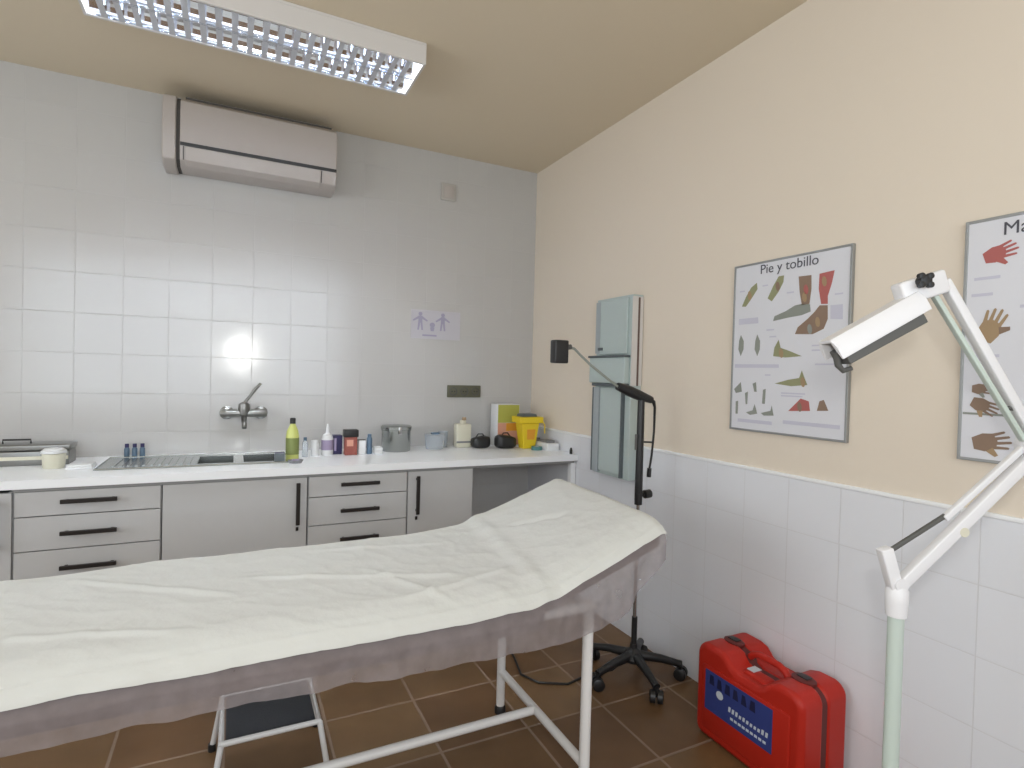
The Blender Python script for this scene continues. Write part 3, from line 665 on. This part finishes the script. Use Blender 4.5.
B('red').tube([(-.147, ya-.145, .318), (-.147, ya-.165, .340), (-.147, ya-.19, .349), (-.147, ya-.27, .349), (-.147, ya-.295, .340), (-.147, ya-.315, .318)], .0125, 12).build('handle', rc)
for y in (ya-.075, yb+.080):
    lt = B('redd').lathe([(0, 0), (.038, 0), (.038, .006), (.03, .011), (0, .011)], mtx=Matrix.Translation((-.147, y, .345)) @ Matrix.Diagonal((.8, 1.1, 1, 1)), n=20).build('latch', rc)
    B('black').box((-.160, y-.020, .356), (-.134, y+.020, .360), bev=.0015).build('catch', lt)
B('wink').box((-.205, ya-.215, .3085), (-.165, ya-.185, .311)).build('sticker', rc)
B('red').box((-.225, ya-.28, .27), (-.170, ya-.18, .309), bev=.01).build('handle_boss', rc)
B('red').box((FX-.006, ya-.04, .04), (FX+.004, yb+.04, .275), bev=.004).build('front_panel', rc)
lb = B('blue').box((FX-.0075, ya-.055, .115), (FX-.0055, ya-.345, .262)).build('label', rc)
g = B('navyink')
ff = lambda u_, v_, d: (FX-.0076-d, ya-u_, v_)
rnd = random.Random(4)
for k in range(6):
    u0 = .075+k*.036; g.prism([(u0, .215), (u0+.024, .215), (u0+.024+rnd.uniform(-.008, .004), .250), (u0+.004, .250)], ff, 0, .0005)
g.build('dark_lettering', lb)
g = MB(); g.m('wink').prism(ell(.125, .195, .016, .015), ff, .0006, .0012); g.build('round_mark', lb)
g = B('wink')
for k in range(11):
    u0 = .165+k*.0155; hgt = rnd.uniform(.010, .018); g.prism([(u0, .160), (u0+.009, .160), (u0+.011, .160+hgt), (u0+.002, .160+hgt)], ff, 0, .0006)
for k in range(9):
    u0 = .175+k*.017; g.prism([(u0, .135), (u0+.012, .135), (u0+.012, .144), (u0, .144)], ff, 0, .0006)
g.build('white_lettering', lb)

# ---------------------------------------------------------------- things on the worktop
Z = CT
def bottle(name, label, cat, x, y, prof_, mt, cap=None, capm='black', lab=None, labm='lilac', sq=None):
    t = thing(name, label, cat, (x, y, Z))
    m = Matrix.Diagonal((1, sq, 1, 1)) if sq else Matrix.Identity(4)
    B(mt).lathe(prof_, n=24, mtx=Matrix.Translation((x, y, Z)) @ m).build('body', t)
    if cap: B(capm).lathe(cap, n=18, mtx=Matrix.Translation((x, y, Z))).build('cap', t)
    if lab: B(labm).lathe([(lab[0], lab[1]), (lab[0], lab[2])], n=24, mtx=Matrix.Translation((x, y, Z)) @ m).build('label', t)
    return t
bottle('soap_bottle', 'tall yellow green soap bottle with a black cap beside the sink', 'bottle', -1.592, -.50+.13, [(0, 0), (.029, 0), (.032, .006), (.032, .12), (.028, .15), (.013, .185), (.012, .19), (0, .19)], 'soap', [(0, .188), (.014, .188), (.014, .214), (.010, .218), (0, .218)], 'black', (.0326, .03, .115), 'soapl', .8)
bottle('small_vial', 'slim clear blue tinted vial right of the soap bottle', 'vial', -1.520, -.28, [(0, 0), (.014, 0), (.015, .005), (.015, .075), (.008, .09), (0, .09)], 'clear', [(0, .088), (.009, .088), (.009, .106), (0, .106)], 'bluegl')
bottle('plastic_jar', 'short white plastic jar between the clear vial and the lilac labelled bottle', 'jar', -1.468, -.26, [(0, 0), (.020, 0), (.021, .004), (.021, .068), (.017, .074), (0, .074)], 'lid', [(0, .073), (.020, .073), (.020, .088), (0, .088)], 'lid')
bottle('nozzle_bottle', 'white nozzle bottle with a lilac label left of the navy box', 'bottle', -1.400, -.24, [(0, 0), (.030, 0), (.032, .006), (.032, .09), (.024, .112), (.010, .12), (0, .12)], 'lid', [(0, .118), (.011, .118), (.008, .14), (.004, .172), (0, .172)], 'lid', (.0326, .03, .085), 'lilac')
t = thing('navy_box', 'small navy cardboard box with pale edge left of the red black box', 'box', (-1.343, -.20, Z)); B('navy').box((-1.368, -.23, Z), (-1.318, -.17, Z+.105), bev=.002).build('carton', t); B('lilac').box((-1.362, -.2312, Z+.02), (-1.35, -.2302, Z+.09)).build('label', t)
t = thing('red_box', 'red brown box with a black top next to the navy box', 'box', (-1.28, -.25, Z)); B('redbrown').box((-1.312, -.285, Z), (-1.246, -.235, Z+.10), bev=.003).build('carton', t); B('black').box((-1.318, -.290, Z+.10), (-1.240, -.230, Z+.14), bev=.004).build('lid', t); B('peach').box((-1.303, -.2862, Z+.05), (-1.268, -.2852, Z+.085)).build('label', t)
t = thing('white_box', 'small white carton between the red box and the blue bottle', 'box', (-1.212, -.25, Z)); B('lid').box((-1.236, -.275, Z), (-1.198, -.235, Z+.078), bev=.002).build('carton', t); B('seam').box((-1.24, -.262, Z+.078), (-1.196, -.250, Z+.083)).build('tuck_flap', t)
bottle('blue_bottle', 'slim blue grey bottle left of the steel drum', 'bottle', -1.172, -.25, [(0, 0), (.015, 0), (.016, .004), (.016, .085), (.010, .098), (0, .098)], 'bluegl', [(0, .096), (.011, .096), (.011, .112), (0, .112)], 'bluegl')
t = thing('tissue_pack', 'low white folded gauze pack between the blue bottle and the steel drum', 'gauze pack', (-1.12, -.27, Z)); B('lid').box((-1.15, -.30, Z), (-1.105, -.23, Z+.022), bev=.006).box((-1.149, -.299, Z+.021), (-1.106, -.231, Z+.040), bev=.006).build('folds', t)
dm = thing('steel_drum', 'round stainless steel drum with flat lid on the worktop', 'drum', (-.995, -.16, Z))
B('steel').lathe([(0, 0), (.082, 0), (.085, .004), (.085, .118), (.088, .122), (.088, .126), (0, .126)], (-.995, -.16, Z), n=40).build('body', dm)
B('steel').lathe([(.089, 0), (.091, .003), (.091, .018), (.084, .024), (.03, .028), (0, .029)], (-.995, -.16, Z+.127), n=40).build('lid', dm)
B('chrome').box((-1.005, -.254, Z+.10), (-.985, -.247, Z+.148), bev=.002).build('clasp', dm)
tb = thing('plastic_tub', 'translucent plastic tub with a dark blue tab right of the steel drum', 'tub', (-.752, -.15, Z))
B('clear').lathe([(0, 0), (.050, 0), (.054, .004), (.060, .085), (.063, .088), (.063, .094), (0, .096)], (-.752, -.15, Z), n=32).build('body', tb); B('bluegl').box((-.785, -.20, Z+.096), (-.735, -.17, Z+.106), bev=.003).build('tab', tb)
bottle('clear_cup', 'short clear cup behind the plastic tub', 'cup', -.672, -.085, [(0, 0), (.026, 0), (.032, .10), (.030, .10), (.024, .005), (0, .005)], 'clear')
wb = thing('dispenser_bottle', 'square cream dispenser bottle with grey band under the triple socket', 'bottle', (-.553, -.12, Z))
B('cream').box((-.605, -.15, Z), (-.505, -.085, Z+.150), bev=.010).build('body', wb); B('grey').box((-.6055, -.1508, Z+.030), (-.5045, -.149, Z+.042)).build('band', wb)
B('cream').lathe([(0, 0), (.020, 0), (.020, .018), (.014, .022), (0, .022)], (-.553, -.118, Z+.150), n=18).build('neck', wb); B('tan').lathe([(0, 0), (.014, 0), (.013, .018), (0, .020)], (-.545, -.118, Z+.172), n=14).build('cap', wb)
def pouch(x0, x1, y0, y1, h, label, sd):
    g = B('black'); nxx, nyy = 22, 14; cx_, cy_ = (x0+x1)/2, (y0+y1)/2
    t_ = bmesh.new(); bmesh.ops.create_uvsphere(t_, u_segments=32, v_segments=16, radius=1)
    for v in t_.verts:
        c = v.co; p = 4
        s = (abs(c.x)**p+abs(c.y)**p+abs(c.z)**p)**(-1/p)
        nn = 1+.10*noise.noise(c*2.2+Vector((sd, 0, 0)))
        v.co = Vector((cx_+c.x*s*(x1-x0)/2*.97, cy_+c.y*s*(y1-y0)/2*.97, Z+h/2+c.z*s*h/2*(nn if c.z > 0 else 1)*(1-.25*c.x*(1 if sd > 2 else -1) if c.z > 0 else 1)))
    g._merge(t_, True); return g
t = thing('black_pouch', 'small black pouch beside the cream dispenser bottle', 'pouch', (-.455, -.17, Z)); pouch(-.515, -.392, -.22, -.13, .072, '', 1).build('bag', t); B('black').tube([(-.49, -.175, Z+.062), (-.47, -.175, Z+.088), (-.44, -.175, Z+.088), (-.42, -.175, Z+.062)], .004, 8).build('strap', t)
t = thing('black_pouch', 'larger black pouch in front of the green and pink carton', 'pouch', (-.28, -.21, Z)); pouch(-.375, -.235, -.28, -.185, .082, '', 3).build('bag', t); B('black').tube([(-.33, -.212, Z+.07), (-.31, -.212, Z+.095), (-.28, -.212, Z+.095), (-.26, -.212, Z+.07)], .004, 8).build('strap', t)
t = thing('printed_carton', 'tall carton with green top and pink lower half behind the sharps bin', 'box', (-.24, -.1, Z))
B('lid').box((-.325, -.15, Z), (-.165, -.04, Z+.275), bev=.002).build('carton', t); B('olive').box((-.322, -.1512, Z+.155), (-.168, -.1502, Z+.272)).m('orange').box((-.262, -.1512, Z+.10), (-.168, -.1502, Z+.153)).m('peach').box((-.322, -.1512, Z+.01), (-.168, -.1502, Z+.099)).box((-.322, -.1512, Z+.099), (-.263, -.1502, Z+.154)).build('print', t)
sb = thing('sharps_bin', 'tapered yellow sharps bin with a dark opening near the corner', 'sharps bin', (-.168, -.26, Z))
def tap(mb, x, y, w0, d0, w1, d1, z0, z1, bev=0):
    v = [mb.bm.verts.new((x+sx*a/2, y+sy*b/2, zz)) for a, b, zz in ((w0, d0, z0), (w1, d1, z1)) for sx, sy in ((-1, -1), (1, -1), (1, 1), (-1, 1))]
    for q_ in [(3, 2, 1, 0), (4, 5, 6, 7), (0, 1, 5, 4), (1, 2, 6, 5), (2, 3, 7, 6), (3, 0, 4, 7)]: mb._f([v[i] for i in q_])
    return mb
SX, SY = -.168, -.27
tap(B('yellow'), SX, SY, .085, .07, .125, .10, Z, Z+.165).build('body', sb, bevel=.006)
tap(B('yellow'), SX, SY, .165, .125, .170, .130, Z+.165, Z+.205).build('lid', sb, bevel=.006)
tap(B('pdark'), SX-.005, SY, .11, .08, .10, .075, Z+.2055, Z+.222).build('opening_cap', sb, bevel=.003)
B('orange').prism([(-.022, .06), (.030, .06), (.034, .125), (-.026, .125)], lambda a, b, d: (SX+a, SY-.035-.015*b/.165-.001-d, Z+b), 0, .0015).build('label', sb)
B('yellow').tube([(SX+.07, SY-.064, Z+.19), (SX+.092, SY-.066, Z+.15), (SX+.092, SY-.066, Z+.10)], .004, 8).build('handle', sb)
t = thing('tape_roll', 'small teal tape roll in front of the yellow sharps bin', 'tape roll', (-.145, -.36, Z)); B('teal').lathe([(.016, 0), (.034, 0), (.034, .022), (.016, .022), (.016, 0)], (-.145, -.36, Z), n=24).build('tape', t); B('lid').lathe([(.013, .001), (.0155, .001), (.0155, .021), (.013, .021), (.013, .001)], (-.145, -.36, Z), n=20).build('core', t)
t = thing('glove_box', 'low white box with a grey slot at the corner end of the worktop', 'box', (-.07, -.36, Z)); B('lid').box((-.108, -.43, Z), (-.022, -.27, Z+.045), bev=.003).build('carton', t); B('grey').box((-.095, -.40, Z+.0455), (-.035, -.31, Z+.062), bev=.004).build('opening', t)
t = thing('grey_block', 'small grey plastic block behind the teal tape roll', 'block', (-.105, -.2, Z)); B('grey').box((-.062, -.22, Z), (-.024, -.17, Z+.05), bev=.005).build('block', t); B('pdark').lathe([(0, 0), (.012, 0), (.012, .006), (0, .006)], (-.043, -.195, Z+.05), n=14).build('button', t)
bottle('tiny_bottle', 'tiny black bottle at the front right end of the worktop', 'bottle', -.032, -.585, [(0, 0), (.008, 0), (.009, .003), (.009, .026), (.005, .030), (0, .030)], 'black', [(0, .029), (.006, .029), (.006, .038), (0, .038)], 'black')
for i, (x_, lb_) in enumerate([(-2.345, 'leftmost of the three small dark vials behind the draining board'), (-2.312, 'middle one of the three small dark vials behind the draining board'), (-2.279, 'rightmost of the three small dark vials behind the draining board')]):
    if i == 0:
        v0_ = thing('dark_vial', lb_, 'vial', (x_, -.07, Z), 'small dark vials behind the draining board')
        B('bluegl').lathe([(0, 0), (.011, 0), (.012, .003), (.012, .045), (.007, .053), (0, .053)], (x_, -.07, Z), n=16).build('body', v0_)
        B('navy').lathe([(0, .052), (.009, .052), (.009, .070), (0, .070)], (x_, -.07, Z), n=14).build('cap', v0_)
    else: copy_thing(v0_, (x_, -.07, Z), lb_)
t = thing('sponge', 'grey violet scrubbing sponge standing on the sink rim', 'sponge', (-1.655, -.435, T)); B('sponge').box((-1.68, -.44, T), (-1.635, -.408, T+.045), bev=.006).build('foam', t); B('pdark').box((-1.68, -.4455, T+.002), (-1.635, -.4395, T+.043)).build('scouring_pad', t)
t = thing('soap_dish', 'small grey soap dish at the right front corner of the sink', 'soap dish', (-1.60, -.47, Z)); B('grey').lathe([(0, 0), (.026, 0), (.034, .016), (.031, .016), (.024, .004), (0, .004)], n=22, mtx=Matrix.Translation((-1.585, -.475, Z)) @ Matrix.Diagonal((1.1, .8, 1, 1))).build('dish', t); B('lilac').box((-1.603, -.487, Z+.006), (-1.567, -.463, Z+.020), bev=.005).build('soap', t)
# instrument box and pot on the left
ib = thing('instrument_box', 'long dark steel instrument box at the left end of the worktop', 'box', (-2.7, -.17, Z))
B('darksteel').box((-2.93, -.23, Z), (-2.545, -.10, Z+.065), bev=.004).build('tray', ib)
B('cream').box((-2.928, -.2315, Z+.026), (-2.548, -.2305, Z+.042)).build('label_band', ib)
B('darksteel').box((-2.935, -.235, Z+.068), (-2.540, -.095, Z+.095), bev=.006).build('lid', ib)
B('black').tube([(-2.80, -.165, Z+.094), (-2.80, -.165, Z+.112), (-2.70, -.165, Z+.112), (-2.70, -.165, Z+.094)], .004, 8).build('handle', ib)
t = thing('small_pot', 'cream pot with a white lid in front of the instrument box', 'pot', (-2.58, -.32, Z)); B('cream').lathe([(0, 0), (.036, 0), (.040, .005), (.043, .065), (0, .067)], (-2.58, -.32, Z), n=28).build('body', t); B('lid').lathe([(0, 0), (.046, 0), (.046, .010), (.035, .020), (.014, .023), (0, .024)], (-2.58, -.32, Z+.067), n=28).build('lid', t)
t = thing('folded_cloth', 'small white folded cloth left of the draining board', 'cloth', (-2.49, -.33, Z)); B('lid').box((-2.525, -.40, Z), (-2.425, -.29, Z+.010), bev=.004).box((-2.520, -.395, Z+.0095), (-2.43, -.295, Z+.019), bev=.004).build('folds', t)
